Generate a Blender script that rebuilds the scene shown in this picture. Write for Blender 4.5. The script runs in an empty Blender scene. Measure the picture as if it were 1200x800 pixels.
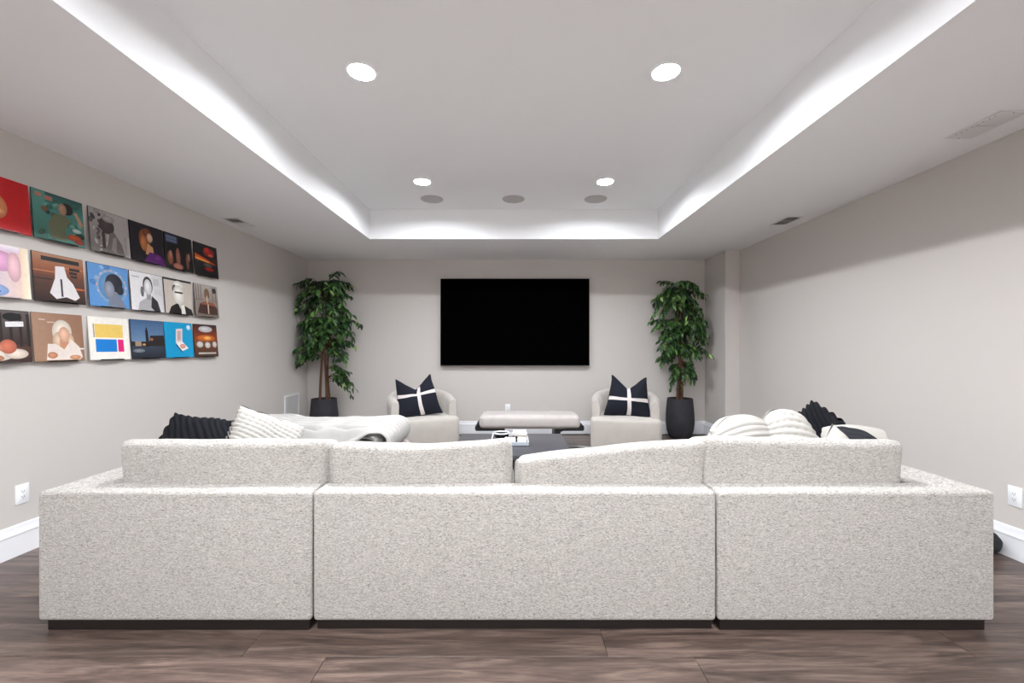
import bpy, bmesh, math, random
from mathutils import Vector, Matrix, noise as mnoise
R = math.radians
PI = math.pi
random.seed(7)
scene = bpy.context.scene
COL = scene.collection

# ------------------------------------------------------------------ camera
CAMZ = 1.2625
FPX = 495.0                                   # focal length in pixels of a 1200-wide frame
cd = bpy.data.cameras.new('camera')
cam = bpy.data.objects.new('camera', cd)
COL.objects.link(cam)
cam.location = (0, 0, CAMZ)
cam.rotation_euler = (R(90), 0, 0)
cd.sensor_width = 36.0
cd.lens = 36.0 * FPX / 1200.0
cd.shift_x = -2.0 / 1200.0
cd.shift_y = 7.0 / 1200.0
cd.clip_start = 0.02
scene.camera = cam

# ------------------------------------------------------------------ world, light, exposure
w = bpy.data.worlds.new('world')
scene.world = w
w.use_nodes = True
w.node_tree.nodes['Background'].inputs[0].default_value = (0.5, 0.5, 0.5, 1)
w.node_tree.nodes['Background'].inputs[1].default_value = 0.0
LAMP_STRENGTH = 880.0                         # the recessed downlights and added rear fill lamps are the only light
LAMP_COLOR = (0.94, 0.97, 1.0)
vs = scene.view_settings
vs.view_transform = 'Standard'
vs.look = 'None'
vs.exposure = 0.0
vs.gamma = 1.0
vs.use_curve_mapping = False
scene.cycles.diffuse_bounces = 12
scene.cycles.max_bounces = 16

# ------------------------------------------------------------------ dimensions (metres, x right, y away from camera, z up)
XL, XR, YB, YF = -3.02, 3.0, 6.19, -5.0
H, HT = 2.55, 2.905                           # soffit and tray heights
TX0, TX1, TY0, TY1 = -1.71, 1.715, -1.65, 5.02

def at(px, py, d):
    """point seen at a pixel of the 1200x800 frame at depth d"""
    return Vector(((px - 602.0) * d / FPX, d, CAMZ - (py - 407.0) * d / FPX))

def lin(r, g, b):
    f = lambda c: (c / 12.92 if c <= 0.04045 else ((c + 0.055) / 1.055) ** 2.4)
    return (f(r / 255), f(g / 255), f(b / 255), 1.0)

# ------------------------------------------------------------------ materials
def new_mat(name):
    m = bpy.data.materials.new(name)
    m.use_nodes = True
    nt = m.node_tree
    return m, nt, nt.nodes['Principled BSDF']

def node(nt, t, **kw):
    n = nt.nodes.new(t)
    for k, v in kw.items():
        setattr(n, k, v)
    return n

def simple(name, col, rough=0.6, spec=0.5, metal=0.0, var=0.0, vscale=8.0, bump=0.0, bscale=200.0, sheen=0.0, stretch=None):
    m, nt, p = new_mat(name)
    p.inputs['Base Color'].default_value = col
    p.inputs['Roughness'].default_value = rough
    p.inputs['Specular IOR Level'].default_value = spec
    p.inputs['Metallic'].default_value = metal
    if sheen:
        p.inputs['Sheen Weight'].default_value = sheen
        p.inputs['Sheen Roughness'].default_value = 0.5
    tc = node(nt, 'ShaderNodeTexCoord')
    src = tc.outputs['Object']
    if stretch:
        mp = node(nt, 'ShaderNodeMapping')
        mp.inputs['Scale'].default_value = stretch
        nt.links.new(src, mp.inputs[0]); src = mp.outputs[0]
    if var:
        n = node(nt, 'ShaderNodeTexNoise')
        n.inputs['Scale'].default_value = vscale
        n.inputs['Detail'].default_value = 4
        nt.links.new(src, n.inputs['Vector'])
        mx = node(nt, 'ShaderNodeMix', data_type='RGBA')
        mx.inputs['A'].default_value = tuple(max(0, c * (1 - var)) for c in col[:3]) + (1,)
        mx.inputs['B'].default_value = tuple(min(1, c * (1 + var)) for c in col[:3]) + (1,)
        nt.links.new(n.outputs['Fac'], mx.inputs['Factor'])
        nt.links.new(mx.outputs['Result'], p.inputs['Base Color'])
    if bump:
        n2 = node(nt, 'ShaderNodeTexNoise')
        n2.inputs['Scale'].default_value = bscale
        n2.inputs['Detail'].default_value = 3
        nt.links.new(src, n2.inputs['Vector'])
        b = node(nt, 'ShaderNodeBump')
        b.inputs['Strength'].default_value = bump
        b.inputs['Distance'].default_value = 0.004
        nt.links.new(n2.outputs['Fac'], b.inputs['Height'])
        nt.links.new(b.outputs[0], p.inputs['Normal'])
    return m

def boucle_mat(name, dark, light):
    m, nt, p = new_mat(name)
    p.inputs['Roughness'].default_value = 0.95
    p.inputs['Specular IOR Level'].default_value = 0.15
    p.inputs['Sheen Weight'].default_value = 0.25
    g = node(nt, 'ShaderNodeNewGeometry')
    mp = node(nt, 'ShaderNodeMapping')
    mp.inputs['Scale'].default_value = (1.0, 1.0, 3.6)
    nt.links.new(g.outputs['Position'], mp.inputs[0])
    n1 = node(nt, 'ShaderNodeTexNoise')
    n1.inputs['Scale'].default_value = 52.0
    n1.inputs['Detail'].default_value = 5
    n1.inputs['Roughness'].default_value = 0.62
    n1.inputs['Distortion'].default_value = 1.9
    nt.links.new(mp.outputs[0], n1.inputs['Vector'])
    v = node(nt, 'ShaderNodeTexVoronoi', feature='SMOOTH_F1')
    v.inputs['Scale'].default_value = 110.0
    nt.links.new(mp.outputs[0], v.inputs['Vector'])
    add = node(nt, 'ShaderNodeMath', operation='MULTIPLY_ADD')
    add.inputs[1].default_value = -0.35
    nt.links.new(v.outputs['Distance'], add.inputs[0])
    nt.links.new(n1.outputs['Fac'], add.inputs[2])
    mx = node(nt, 'ShaderNodeMapRange')
    mx.inputs['From Min'].default_value = 0.14
    mx.inputs['From Max'].default_value = 0.50
    nt.links.new(add.outputs[0], mx.inputs['Value'])
    cm = node(nt, 'ShaderNodeMix', data_type='RGBA')
    cm.inputs['A'].default_value = dark
    cm.inputs['B'].default_value = light
    nt.links.new(mx.outputs[0], cm.inputs['Factor'])
    nt.links.new(cm.outputs['Result'], p.inputs['Base Color'])
    b = node(nt, 'ShaderNodeBump')
    b.inputs['Strength'].default_value = 0.75
    b.inputs['Distance'].default_value = 0.010
    nt.links.new(add.outputs[0], b.inputs['Height'])
    nt.links.new(b.outputs[0], p.inputs['Normal'])
    return m

def plank_mat():
    m, nt, p = new_mat('walnut_plank')
    tc = node(nt, 'ShaderNodeTexCoord')
    oi = node(nt, 'ShaderNodeObjectInfo')
    mul = node(nt, 'ShaderNodeVectorMath', operation='SCALE')
    cmb = node(nt, 'ShaderNodeCombineXYZ')
    for i in range(3):
        nt.links.new(oi.outputs['Random'], cmb.inputs[i])
    nt.links.new(cmb.outputs[0], mul.inputs[0])
    mul.inputs['Scale'].default_value = 37.0
    addv = node(nt, 'ShaderNodeVectorMath', operation='ADD')
    nt.links.new(tc.outputs['Object'], addv.inputs[0])
    nt.links.new(mul.outputs[0], addv.inputs[1])
    mp = node(nt, 'ShaderNodeMapping')
    mp.inputs['Scale'].default_value = (1.3, 14.0, 1.0)
    nt.links.new(addv.outputs[0], mp.inputs[0])
    n1 = node(nt, 'ShaderNodeTexNoise')
    n1.inputs['Scale'].default_value = 1.6
    n1.inputs['Detail'].default_value = 8
    n1.inputs['Roughness'].default_value = 0.62
    n1.inputs['Distortion'].default_value = 0.9
    nt.links.new(mp.outputs[0], n1.inputs['Vector'])
    mp2 = node(nt, 'ShaderNodeMapping')
    mp2.inputs['Scale'].default_value = (6.0, 120.0, 1.0)
    nt.links.new(addv.outputs[0], mp2.inputs[0])
    n2 = node(nt, 'ShaderNodeTexNoise')
    n2.inputs['Scale'].default_value = 2.0
    n2.inputs['Detail'].default_value = 4
    nt.links.new(mp2.outputs[0], n2.inputs['Vector'])
    mixf = node(nt, 'ShaderNodeMath', operation='MULTIPLY_ADD')
    mixf.inputs[1].default_value = 0.3
    nt.links.new(n2.outputs['Fac'], mixf.inputs[0])
    nt.links.new(n1.outputs['Fac'], mixf.inputs[2])
    ramp = node(nt, 'ShaderNodeValToRGB')
    e = ramp.color_ramp.elements
    e[0].position, e[0].color = 0.42, lin(48, 38, 34)
    e[1].position, e[1].color = 0.86, lin(126, 108, 98)
    k = ramp.color_ramp.elements.new(0.62); k.color = lin(84, 69, 63)
    nt.links.new(mixf.outputs[0], ramp.inputs[0])
    hv = node(nt, 'ShaderNodeHueSaturation')
    mr = node(nt, 'ShaderNodeMapRange')
    mr.inputs['To Min'].default_value = 0.78
    mr.inputs['To Max'].default_value = 1.18
    nt.links.new(oi.outputs['Random'], mr.inputs['Value'])
    nt.links.new(mr.outputs[0], hv.inputs['Value'])
    nt.links.new(ramp.outputs[0], hv.inputs['Color'])
    nt.links.new(hv.outputs[0], p.inputs['Base Color'])
    p.inputs['Roughness'].default_value = 0.34
    b = node(nt, 'ShaderNodeBump')
    b.inputs['Strength'].default_value = 0.15
    b.inputs['Distance'].default_value = 0.003
    nt.links.new(n2.outputs['Fac'], b.inputs['Height'])
    nt.links.new(b.outputs[0], p.inputs['Normal'])
    return m

def attr_mat(name, rough, spec=0.5, var=0.12, vscale=60.0, translucent=0.0):
    m, nt, p = new_mat(name)
    a = node(nt, 'ShaderNodeAttribute')
    a.attribute_name = 'tint'
    n = node(nt, 'ShaderNodeTexNoise')
    n.inputs['Scale'].default_value = vscale
    n.inputs['Detail'].default_value = 4
    tc = node(nt, 'ShaderNodeTexCoord')
    nt.links.new(tc.outputs['Object'], n.inputs['Vector'])
    mr = node(nt, 'ShaderNodeMapRange')
    mr.inputs['To Min'].default_value = 1 - var * 2
    mr.inputs['To Max'].default_value = 1 + var * 2
    nt.links.new(n.outputs['Fac'], mr.inputs['Value'])
    hv = node(nt, 'ShaderNodeHueSaturation')
    nt.links.new(a.outputs['Color'], hv.inputs['Color'])
    nt.links.new(mr.outputs[0], hv.inputs['Value'])
    nt.links.new(hv.outputs[0], p.inputs['Base Color'])
    p.inputs['Roughness'].default_value = rough
    p.inputs['Specular IOR Level'].default_value = spec
    return m

def emit_mat(name, col, strength):
    m, nt, p = new_mat(name)
    p.inputs['Base Color'].default_value = (0.8, 0.8, 0.8, 1)
    p.inputs['Emission Color'].default_value = tuple(col) + (1,)
    p.inputs['Emission Strength'].default_value = strength
    return m

def acrylic_mat():
    m, nt, p = new_mat('clear_acrylic')
    out = nt.nodes['Material Output']
    tr = node(nt, 'ShaderNodeBsdfTransparent')
    tr.inputs[0].default_value = (0.98, 0.98, 0.98, 1)
    gl = node(nt, 'ShaderNodeBsdfGlossy')
    gl.inputs['Roughness'].default_value = 0.08
    fr = node(nt, 'ShaderNodeFresnel')
    fr.inputs['IOR'].default_value = 1.49
    mx = node(nt, 'ShaderNodeMixShader')
    nt.links.new(fr.outputs[0], mx.inputs[0])
    nt.links.new(tr.outputs[0], mx.inputs[1])
    nt.links.new(gl.outputs[0], mx.inputs[2])
    nt.links.new(mx.outputs[0], out.inputs[0])
    return m

M = {}
M['wall'] = simple('greige_wall_paint', lin(205, 200, 196), 0.75, 0.25, var=0.012, vscale=2.0, bump=0.03, bscale=350)
M['ceiling'] = simple('white_ceiling_paint', lin(241, 242, 244), 0.85, 0.2, var=0.008, vscale=2.0, bump=0.03, bscale=300)
M['tray'] = M['ceiling']
M['trim'] = simple('white_trim_paint', lin(236, 237, 241), 0.35, 0.5, var=0.01)
M['subfloor'] = simple('dark_subfloor', lin(30, 25, 23), 0.8, var=0.1)
M['plank'] = plank_mat()
M['boucle'] = boucle_mat('cream_boucle', lin(132, 127, 121), lin(212, 208, 203))
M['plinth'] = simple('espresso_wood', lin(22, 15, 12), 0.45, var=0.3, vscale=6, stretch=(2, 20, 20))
M['velvet'] = simple('light_greige_velvet', lin(180, 174, 168), 0.85, 0.2, var=0.10, vscale=9, bump=0.15, bscale=260, sheen=0.4)
M['navy'] = simple('black_navy_linen', lin(28, 30, 40), 0.9, 0.2, var=0.25, vscale=120, bump=0.5, bscale=500)
M['ribbon'] = simple('pale_grey_ribbon', lin(208, 201, 200), 0.85, 0.2, var=0.08, vscale=150, bump=0.3, bscale=500)
M['black_plush'] = simple('black_plush', lin(17, 18, 24), 0.8, 0.2, var=0.35, vscale=60, bump=0.4, bscale=220)
M['charcoal_knit'] = simple('charcoal_knit', lin(46, 47, 52), 0.9, 0.2, var=0.25, vscale=90, bump=0.5, bscale=260)
M['white_plush'] = simple('white_plush', lin(182, 179, 175), 0.95, 0.1, var=0.04, vscale=40, bump=0.3, bscale=260)
M['white_cotton'] = simple('white_cotton', lin(192, 188, 183), 0.9, 0.15, var=0.05, vscale=40, bump=0.4, bscale=330)
M['blanket'] = simple('white_blanket', lin(174, 172, 170), 0.95, 0.1, var=0.04, vscale=30, bump=0.4, bscale=260)
M['bench_fabric'] = simple('grey_bench_fabric', lin(186, 180, 178), 0.9, 0.2, var=0.12, vscale=14, bump=0.3, bscale=300)
M['black_metal'] = simple('black_metal', lin(24, 24, 27), 0.4, 0.5, var=0.1)
M['charcoal'] = simple('charcoal_table_top', lin(74, 73, 78), 0.38, 0.5, var=0.08, vscale=5, stretch=(2, 14, 2))
M['table_base'] = simple('dark_brown_table_base', lin(52, 46, 44), 0.5, var=0.15, vscale=8, stretch=(20, 20, 2))
M['screen'] = simple('black_screen', (0.0008, 0.0008, 0.001, 1), 0.3, 0.0)
M['bezel'] = simple('black_bezel', (0.004, 0.004, 0.005, 1), 0.4, 0.1)
M['steel'] = simple('silver_metal_rim', lin(150, 148, 146), 0.3, 0.5, metal=0.9)
M['pot'] = simple('charcoal_fibrestone', lin(52, 51, 56), 0.75, 0.3, var=0.25, vscale=14, bump=0.3, bscale=90)
M['soil'] = simple('dark_soil', lin(40, 30, 24), 0.95, var=0.4, vscale=60, bump=0.8, bscale=120)
M['bark'] = simple('brown_bark', lin(92, 66, 52), 0.85, 0.2, var=0.35, vscale=30, bump=0.6, bscale=60, stretch=(3, 3, 0.6))
M['leaf'] = attr_mat('ficus_leaf', 0.4, 0.45, 0.10, 30)
M['print'] = attr_mat('printed_card', 0.42, 0.4, 0.06, 38)
M['card_edge'] = simple('card_edge', lin(190, 180, 168), 0.7, var=0.05)
M['dark_card'] = simple('dark_card', lin(42, 38, 38), 0.6, var=0.1)
M['acrylic'] = acrylic_mat()
M['grille'] = simple('pale_grey_grille', lin(186, 183, 182), 0.7, 0.3, var=0.04, vscale=900)
M['vent_white'] = simple('white_vent_enamel', lin(222, 221, 221), 0.45, 0.4, var=0.02)
M['vent_dark'] = simple('dark_duct', lin(46, 45, 48), 0.8, var=0.1)
M['plate'] = simple('white_outlet_plastic', lin(242, 243, 247), 0.35, 0.5, var=0.01)
M['slot'] = simple('dark_slot', lin(90, 90, 94), 0.6, var=0.05)
M['lamp_trim'] = simple('white_lamp_trim', lin(240, 240, 240), 0.4, 0.4, var=0.01)
M['lamp'] = emit_mat('lamp_lens', LAMP_COLOR, LAMP_STRENGTH)
M['white_gloss'] = simple('white_lacquer', lin(238, 238, 242), 0.2, 0.5, var=0.02)
M['grey_gloss'] = simple('grey_lacquer', lin(168, 174, 184), 0.25, 0.5, var=0.04)
M['black_gloss'] = simple('black_lacquer', lin(22, 22, 26), 0.2, 0.5, var=0.05)
M['paper'] = simple('paper_block', lin(226, 220, 208), 0.8, var=0.06, vscale=200)
M['black_rubber'] = simple('black_nylon', lin(26, 26, 28), 0.7, var=0.2, vscale=40, bump=0.4, bscale=120)
M['cord'] = simple('white_cord', lin(235, 235, 235), 0.5, var=0.02)

# ------------------------------------------------------------------ mesh helpers
def link(name, bm, mat, parent=None, loc=(0, 0, 0), smooth=True, angle=40):
    me = bpy.data.meshes.new(name)
    bm.normal_update()
    bm.to_mesh(me)
    bm.free()
    if smooth:
        for p in me.polygons:
            p.use_smooth = True
        me.set_sharp_from_angle(angle=R(angle))
    if mat:
        me.materials.append(mat)
    o = bpy.data.objects.new(name, me)
    COL.objects.link(o)
    if parent is not None:
        o.parent = parent
        o.location = Vector(loc)
    else:
        o.location = loc
    return o

def tag(o, label, cat, group=None):
    o['label'] = label
    o['category'] = cat
    if group:
        o['group'] = group
    return o

def thing(name, label, cat, loc=(0, 0, 0), rz=0.0, group=None):
    o = bpy.data.objects.new(name, None)
    COL.objects.link(o)
    o.location = loc
    o.rotation_euler = (0, 0, rz)
    o.empty_display_size = 0.1
    return tag(o, label, cat, group)

def structure(o):
    o['kind'] = 'structure'
    return o

def wpart(name, bm, mat, root, **kw):
    """a part modelled in world coordinates under an unrotated root"""
    return link(name, bm, mat, root, loc=-root.location, **kw)

def box(bm, x0, x1, y0, y1, z0, z1, bev=0.0, seg=2):
    vs_ = [bm.verts.new(p) for p in ((x0, y0, z0), (x1, y0, z0), (x1, y1, z0), (x0, y1, z0),
                                     (x0, y0, z1), (x1, y0, z1), (x1, y1, z1), (x0, y1, z1))]
    fs = [bm.faces.new([vs_[i] for i in q]) for q in ((3, 2, 1, 0), (4, 5, 6, 7), (0, 1, 5, 4),
                                                      (1, 2, 6, 5), (2, 3, 7, 6), (3, 0, 4, 7))]
    if bev:
        es = list({e for f in fs for e in f.edges})
        bmesh.ops.bevel(bm, geom=es, offset=bev, segments=seg, affect='EDGES', profile=0.5)

def bxm(*a, **k):
    bm = bmesh.new()
    box(bm, *a, **k)
    return bm

def prism(bm, pts, axis, a0, a1, bev=0.0, seg=3):
    """closed polygon of 2-D pts extruded along an axis ('x','y','z')"""
    def mk(p, a):
        return {'x': (a, p[0], p[1]), 'y': (p[0], a, p[1]), 'z': (p[0], p[1], a)}[axis]
    v0 = [bm.verts.new(mk(p, a0)) for p in pts]
    v1 = [bm.verts.new(mk(p, a1)) for p in pts]
    n = len(pts)
    fs = [bm.faces.new(v0[::-1]), bm.faces.new(v1)]
    for i in range(n):
        fs.append(bm.faces.new((v0[i], v0[(i + 1) % n], v1[(i + 1) % n], v1[i])))
    bmesh.ops.recalc_face_normals(bm, faces=fs)
    if bev:
        es = list({e for f in fs for e in f.edges})
        bmesh.ops.bevel(bm, geom=es, offset=bev, segments=seg, affect='EDGES', profile=0.5)
    return fs

def loft(bm, rings, cap0=True, cap1=True):
    vr = [[bm.verts.new(p) for p in r] for r in rings]
    n = len(rings[0])
    for a, b in zip(vr[:-1], vr[1:]):
        for i in range(n):
            bm.faces.new((a[i], a[(i + 1) % n], b[(i + 1) % n], b[i]))
    if cap0:
        bm.faces.new(vr[0][::-1])
    if cap1:
        bm.faces.new(vr[-1])

def lathe(bm, prof, c=(0, 0, 0), n=32, cap0=True, cap1=True):
    rings = [[(c[0] + r * math.cos(2 * PI * i / n), c[1] + r * math.sin(2 * PI * i / n), c[2] + z) for i in range(n)] for r, z in prof]
    loft(bm, rings, cap0, cap1)

def tube(bm, pts, rad, n=8):
    pts = [Vector(p) for p in pts]
    if not isinstance(rad, (list, tuple)):
        rad = [rad] * len(pts)
    rings = []
    for i, p in enumerate(pts):
        t = (pts[min(i + 1, len(pts) - 1)] - pts[max(i - 1, 0)]).normalized()
        up = Vector((0, 0, 1)) if abs(t.z) < 0.95 else Vector((0, 1, 0))
        a = t.cross(up).normalized()
        b = a.cross(t).normalized()
        rings.append([p + (a * math.cos(2 * PI * k / n) + b * math.sin(2 * PI * k / n)) * rad[i] for k in range(n)])
    loft(bm, rings)
    bmesh.ops.recalc_face_normals(bm, faces=bm.faces[:])

def axis_list(h, r, n):
    inner = h - r
    out = [-(inner + r * math.tan(R(a))) for a in (45, 32, 18)]
    mid = [-inner + 2 * inner * i / n for i in range(n + 1)]
    return out + mid + [-v for v in out[::-1]]

def rbox(size, r, n=(10, 4, 6), puff=(0, 0, 0), fn=None, pe=.8):
    """rounded, padded box centred on the origin; fn(q, u) may move points"""
    h = [s / 2 for s in size]
    ax = [axis_list(h[i], r, n[i]) for i in range(3)]
    bm = bmesh.new()
    cache = {}
    def vert(q):
        key = tuple(round(c, 6) for c in q)
        if key in cache:
            return cache[key]
        core = [max(-(h[i] - r), min(h[i] - r, q[i])) for i in range(3)]
        d = Vector([q[i] - core[i] for i in range(3)])
        p = Vector(core) + (d.normalized() * r if d.length > 1e-9 else d)
        u = [q[i] / h[i] for i in range(3)]
        for i in range(3):
            if puff[i]:
                a, b = (i + 1) % 3, (i + 2) % 3
                p[i] += puff[i] * u[i] * max(0, 1 - u[a] ** 2) ** pe * max(0, 1 - u[b] ** 2) ** pe
        if fn:
            p = fn(p, u)
        cache[key] = bm.verts.new(p)
        return cache[key]
    for i in range(3):
        a, b = (i + 1) % 3, (i + 2) % 3
        for s in (-1, 1):
            for j in range(len(ax[a]) - 1):
                for k in range(len(ax[b]) - 1):
                    quad = []
                    for jj, kk in ((j, k), (j + 1, k), (j + 1, k + 1), (j, k + 1)):
                        q = [0, 0, 0]
                        q[i] = s * h[i]; q[a] = ax[a][jj]; q[b] = ax[b][kk]
                        quad.append(vert(q))
                    bm.faces.new(quad if s > 0 else quad[::-1])
    return bm

def xf(bm, mat):
    bmesh.ops.transform(bm, matrix=mat, verts=bm.verts[:])
    return bm

def tint(o, cols):
    """per-vertex colour attribute"""
    a = o.data.color_attributes.new('tint', 'FLOAT_COLOR', 'POINT')
    for i, c in enumerate(cols):
        a.data[i].color = c

# ================================================================== ROOM
fl = structure(link('floor', bxm(XL, XR, YF, YB, -0.10, -0.012), M['subfloor'], smooth=False))
PW, PL = 0.2075, 1.5                          # plank width and length
plank_meshes = {}
def plank_mesh(length):
    key = round(length, 3)
    if key not in plank_meshes:
        bm = bmesh.new()
        g = 0.0007
        box(bm, g, length - g, g, PW - g, -0.012, 0.0)
        top = [e for e in bm.edges if all(v.co.z > -0.001 for v in e.verts)]
        bmesh.ops.bevel(bm, geom=top, offset=0.0016, segments=1, affect='EDGES')
        me = bpy.data.meshes.new('plank')
        bm.to_mesh(me); bm.free()
        me.materials.append(M['plank'])
        plank_meshes[key] = me
    return plank_meshes[key]
y0 = 1.726
k0 = math.floor((YF - y0) / PW) + 1
k1 = math.ceil((YB - y0) / PW) - 1
rng = random.Random(3)
for k in range(k0, k1):
    off = {0: 0.386, -1: 0.735, 1: 1.12, 2: 0.15, 3: 0.80}.get(k, rng.choice([0.1, 0.35, 0.6, 0.85, 1.1, 1.35]) + rng.uniform(-.08, .08))
    x = off - PL * math.ceil((off - XL) / PL)
    while x < XR - 0.01:
        a, b = max(x, XL), min(x + PL, XR)
        if b - a > 0.04:
            o = bpy.data.objects.new('plank', plank_mesh(b - a))
            COL.objects.link(o)
            o.parent = fl
            o.location = (a, y0 + k * PW, 0)
        x += PL

structure(link('wall_left', bxm(XL - 0.12, XL, YF - 0.12, YB + 0.12, -0.1, H + 0.02), M['wall'], smooth=False))
structure(link('wall_right', bxm(XR, XR + 0.12, YF - 0.12, YB + 0.12, -0.1, H + 0.02), M['wall'], smooth=False))
structure(link('wall_back', bxm(XL, XR, YB, YB + 0.12, -0.1, H + 0.02), M['wall'], smooth=False))
structure(link('wall_front', bxm(XL, XR, YF - 0.12, YF, -0.1, H + 0.02), M['wall'], smooth=False))
CX, CY = 2.80, 5.59                           # boxed-out corner, right rear
structure(link('wall_corner', bxm(CX, XR, CY, YB, 0.0, H, bev=0.006), M['wall'], smooth=False))

bm = bmesh.new()
o4 = [(XL - .12, YF - .12), (XR + .12, YF - .12), (XR + .12, YB + .12), (XL - .12, YB + .12)]
i4 = [(TX0, TY0), (TX1, TY0), (TX1, TY1), (TX0, TY1)]
rg = lambda q, z: [bm.verts.new((p[0], p[1], z)) for p in q]
o_l, i_l, i_u = rg(o4, H), rg(i4, H), rg(i4, HT)
o_u = rg(o4, HT + 0.12)
for i in range(4):
    j = (i + 1) % 4
    bm.faces.new((o_l[i], i_l[i], i_l[j], o_l[j]))
    bm.faces.new((i_l[i], i_u[i], i_u[j], i_l[j]))
    bm.faces.new((o_l[i], o_l[j], o_u[j], o_u[i]))
LIGHT_R, RECESS = 0.078, 0.022
tray_lights = [(x, y) for y in (4.19, 2.52, 0.85, -0.82) for x in (-0.908, 0.908)]
fill = [e for e in bm.edges if all(v in i_u for v in e.verts)]
for x, y in tray_lights:                      # round cut-outs for the recessed lamps
    rv = [bm.verts.new((x + LIGHT_R * math.cos(2 * PI * k / 36), y + LIGHT_R * math.sin(2 * PI * k / 36), HT)) for k in range(36)]
    fill += [bm.edges.new((rv[k], rv[(k + 1) % 36])) for k in range(36)]
bmesh.ops.triangle_fill(bm, use_beauty=True, edges=fill)
bm.faces.new(o_u)
bmesh.ops.recalc_face_normals(bm, faces=bm.faces[:])
structure(link('ceiling', bm, M['ceiling'], smooth=False))

# baseboards: stepped profile (offset from wall, height)
BP = [(0, 0), (.016, 0), (.016, .125), (.020, .13), (.020, .138), (.013, .150), (.011, .168), (.007, .184), (0, .187)]
def baseboard(name, x0, y0, x1, y1, nx, ny):
    bm = bmesh.new()
    a = [(x0 + nx * p[0], y0 + ny * p[0], p[1]) for p in BP]
    b = [(x1 + nx * p[0], y1 + ny * p[0], p[1]) for p in BP]
    loft(bm, [a, b])
    bmesh.ops.recalc_face_normals(bm, faces=bm.faces[:])
    return structure(link(name, bm, M['trim'], angle=25))
baseboard('baseboard_left', XL, YF, XL, YB, 1, 0)
baseboard('baseboard_right', XR, YF, XR, CY, -1, 0)
baseboard('baseboard_back', XL, YB, CX, YB, 0, -1)
baseboard('baseboard_corner_side', CX, CY - 0.016, CX, YB, -1, 0)
baseboard('baseboard_corner_front', CX - 0.016, CY, XR, CY, 0, -1)

# ------------------------------------------------------------------ ceiling fittings
rows = [(4.19, 'far'), (2.52, 'near'), (0.85, 'overhead'), (-0.82, 'rear')]
say = {('far', 0): 'small glowing recessed downlight near the left round ceiling speaker',
       ('far', 1): 'small glowing recessed downlight near the right round ceiling speaker',
       ('near', 0): 'large glowing recessed downlight in the tray, nearest on the left',
       ('near', 1): 'large glowing recessed downlight in the tray, nearest on the right',
       ('overhead', 0): 'recessed downlight overhead in front of the camera, left, out of frame',
       ('overhead', 1): 'recessed downlight overhead in front of the camera, right, out of frame',
       ('rear', 0): 'recessed downlight behind the camera, left',
       ('rear', 1): 'recessed downlight behind the camera, right'}
spots = [(x, y, HT, say[(nm, i)]) for y, nm in rows for i, x in enumerate((-0.908, 0.908))]
for y, yn in ((-2.5, 'nearer'), (-3.9, 'farther')):            # unseen fill lamps, added behind the camera to brighten the sofa back
    for x, xn in ((-1.9, 'left'), (0.0, 'centre'), (1.9, 'right')):
        spots.append((x, y, H, f'added fill downlight in the low rear ceiling, {yn} row, {xn}'))
for x, y, z, lab in spots:
    if True:
        t = thing('downlight', lab, 'ceiling light', (x, y, z), group='recessed downlights in the ceiling')
        bm = bmesh.new()
        up = RECESS if z == HT else 0.0
        lathe(bm, [(LIGHT_R - .0005, up), (LIGHT_R - .001, -.003), (LIGHT_R + .003, -.004), (LIGHT_R + .008, -.0008)], n=36, cap0=False, cap1=False)
        link('trim_ring', bm, M['lamp_trim'], t)
        bm = bmesh.new()
        lathe(bm, [(LIGHT_R - .001, up - .004), (LIGHT_R - .001, up - .001)], n=36)
        bmesh.ops.recalc_face_normals(bm, faces=bm.faces[:])
        link('lens', bm, M['lamp'], t)
for x, nm in ((-.906, 'left of three'), (-.003, 'middle of three'), (.907, 'right of three')):
    t = thing('ceiling_speaker', f'round grey ceiling speaker, {nm} at far end of tray', 'speaker', (x, 4.674, HT),
              group='round ceiling speakers')
    bm = bmesh.new()
    lathe(bm, [(.112, -.001), (.113, -.006), (.12, -.006), (.123, -.001)], n=40, cap0=False, cap1=False)
    link('rim', bm, M['grille'], t)
    bm = bmesh.new()
    lathe(bm, [(.1125, -.0005), (.1125, -.004)], n=40)
    bmesh.ops.recalc_face_normals(bm, faces=bm.faces[:])
    link('grille', bm, M['grille'], t)

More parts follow.
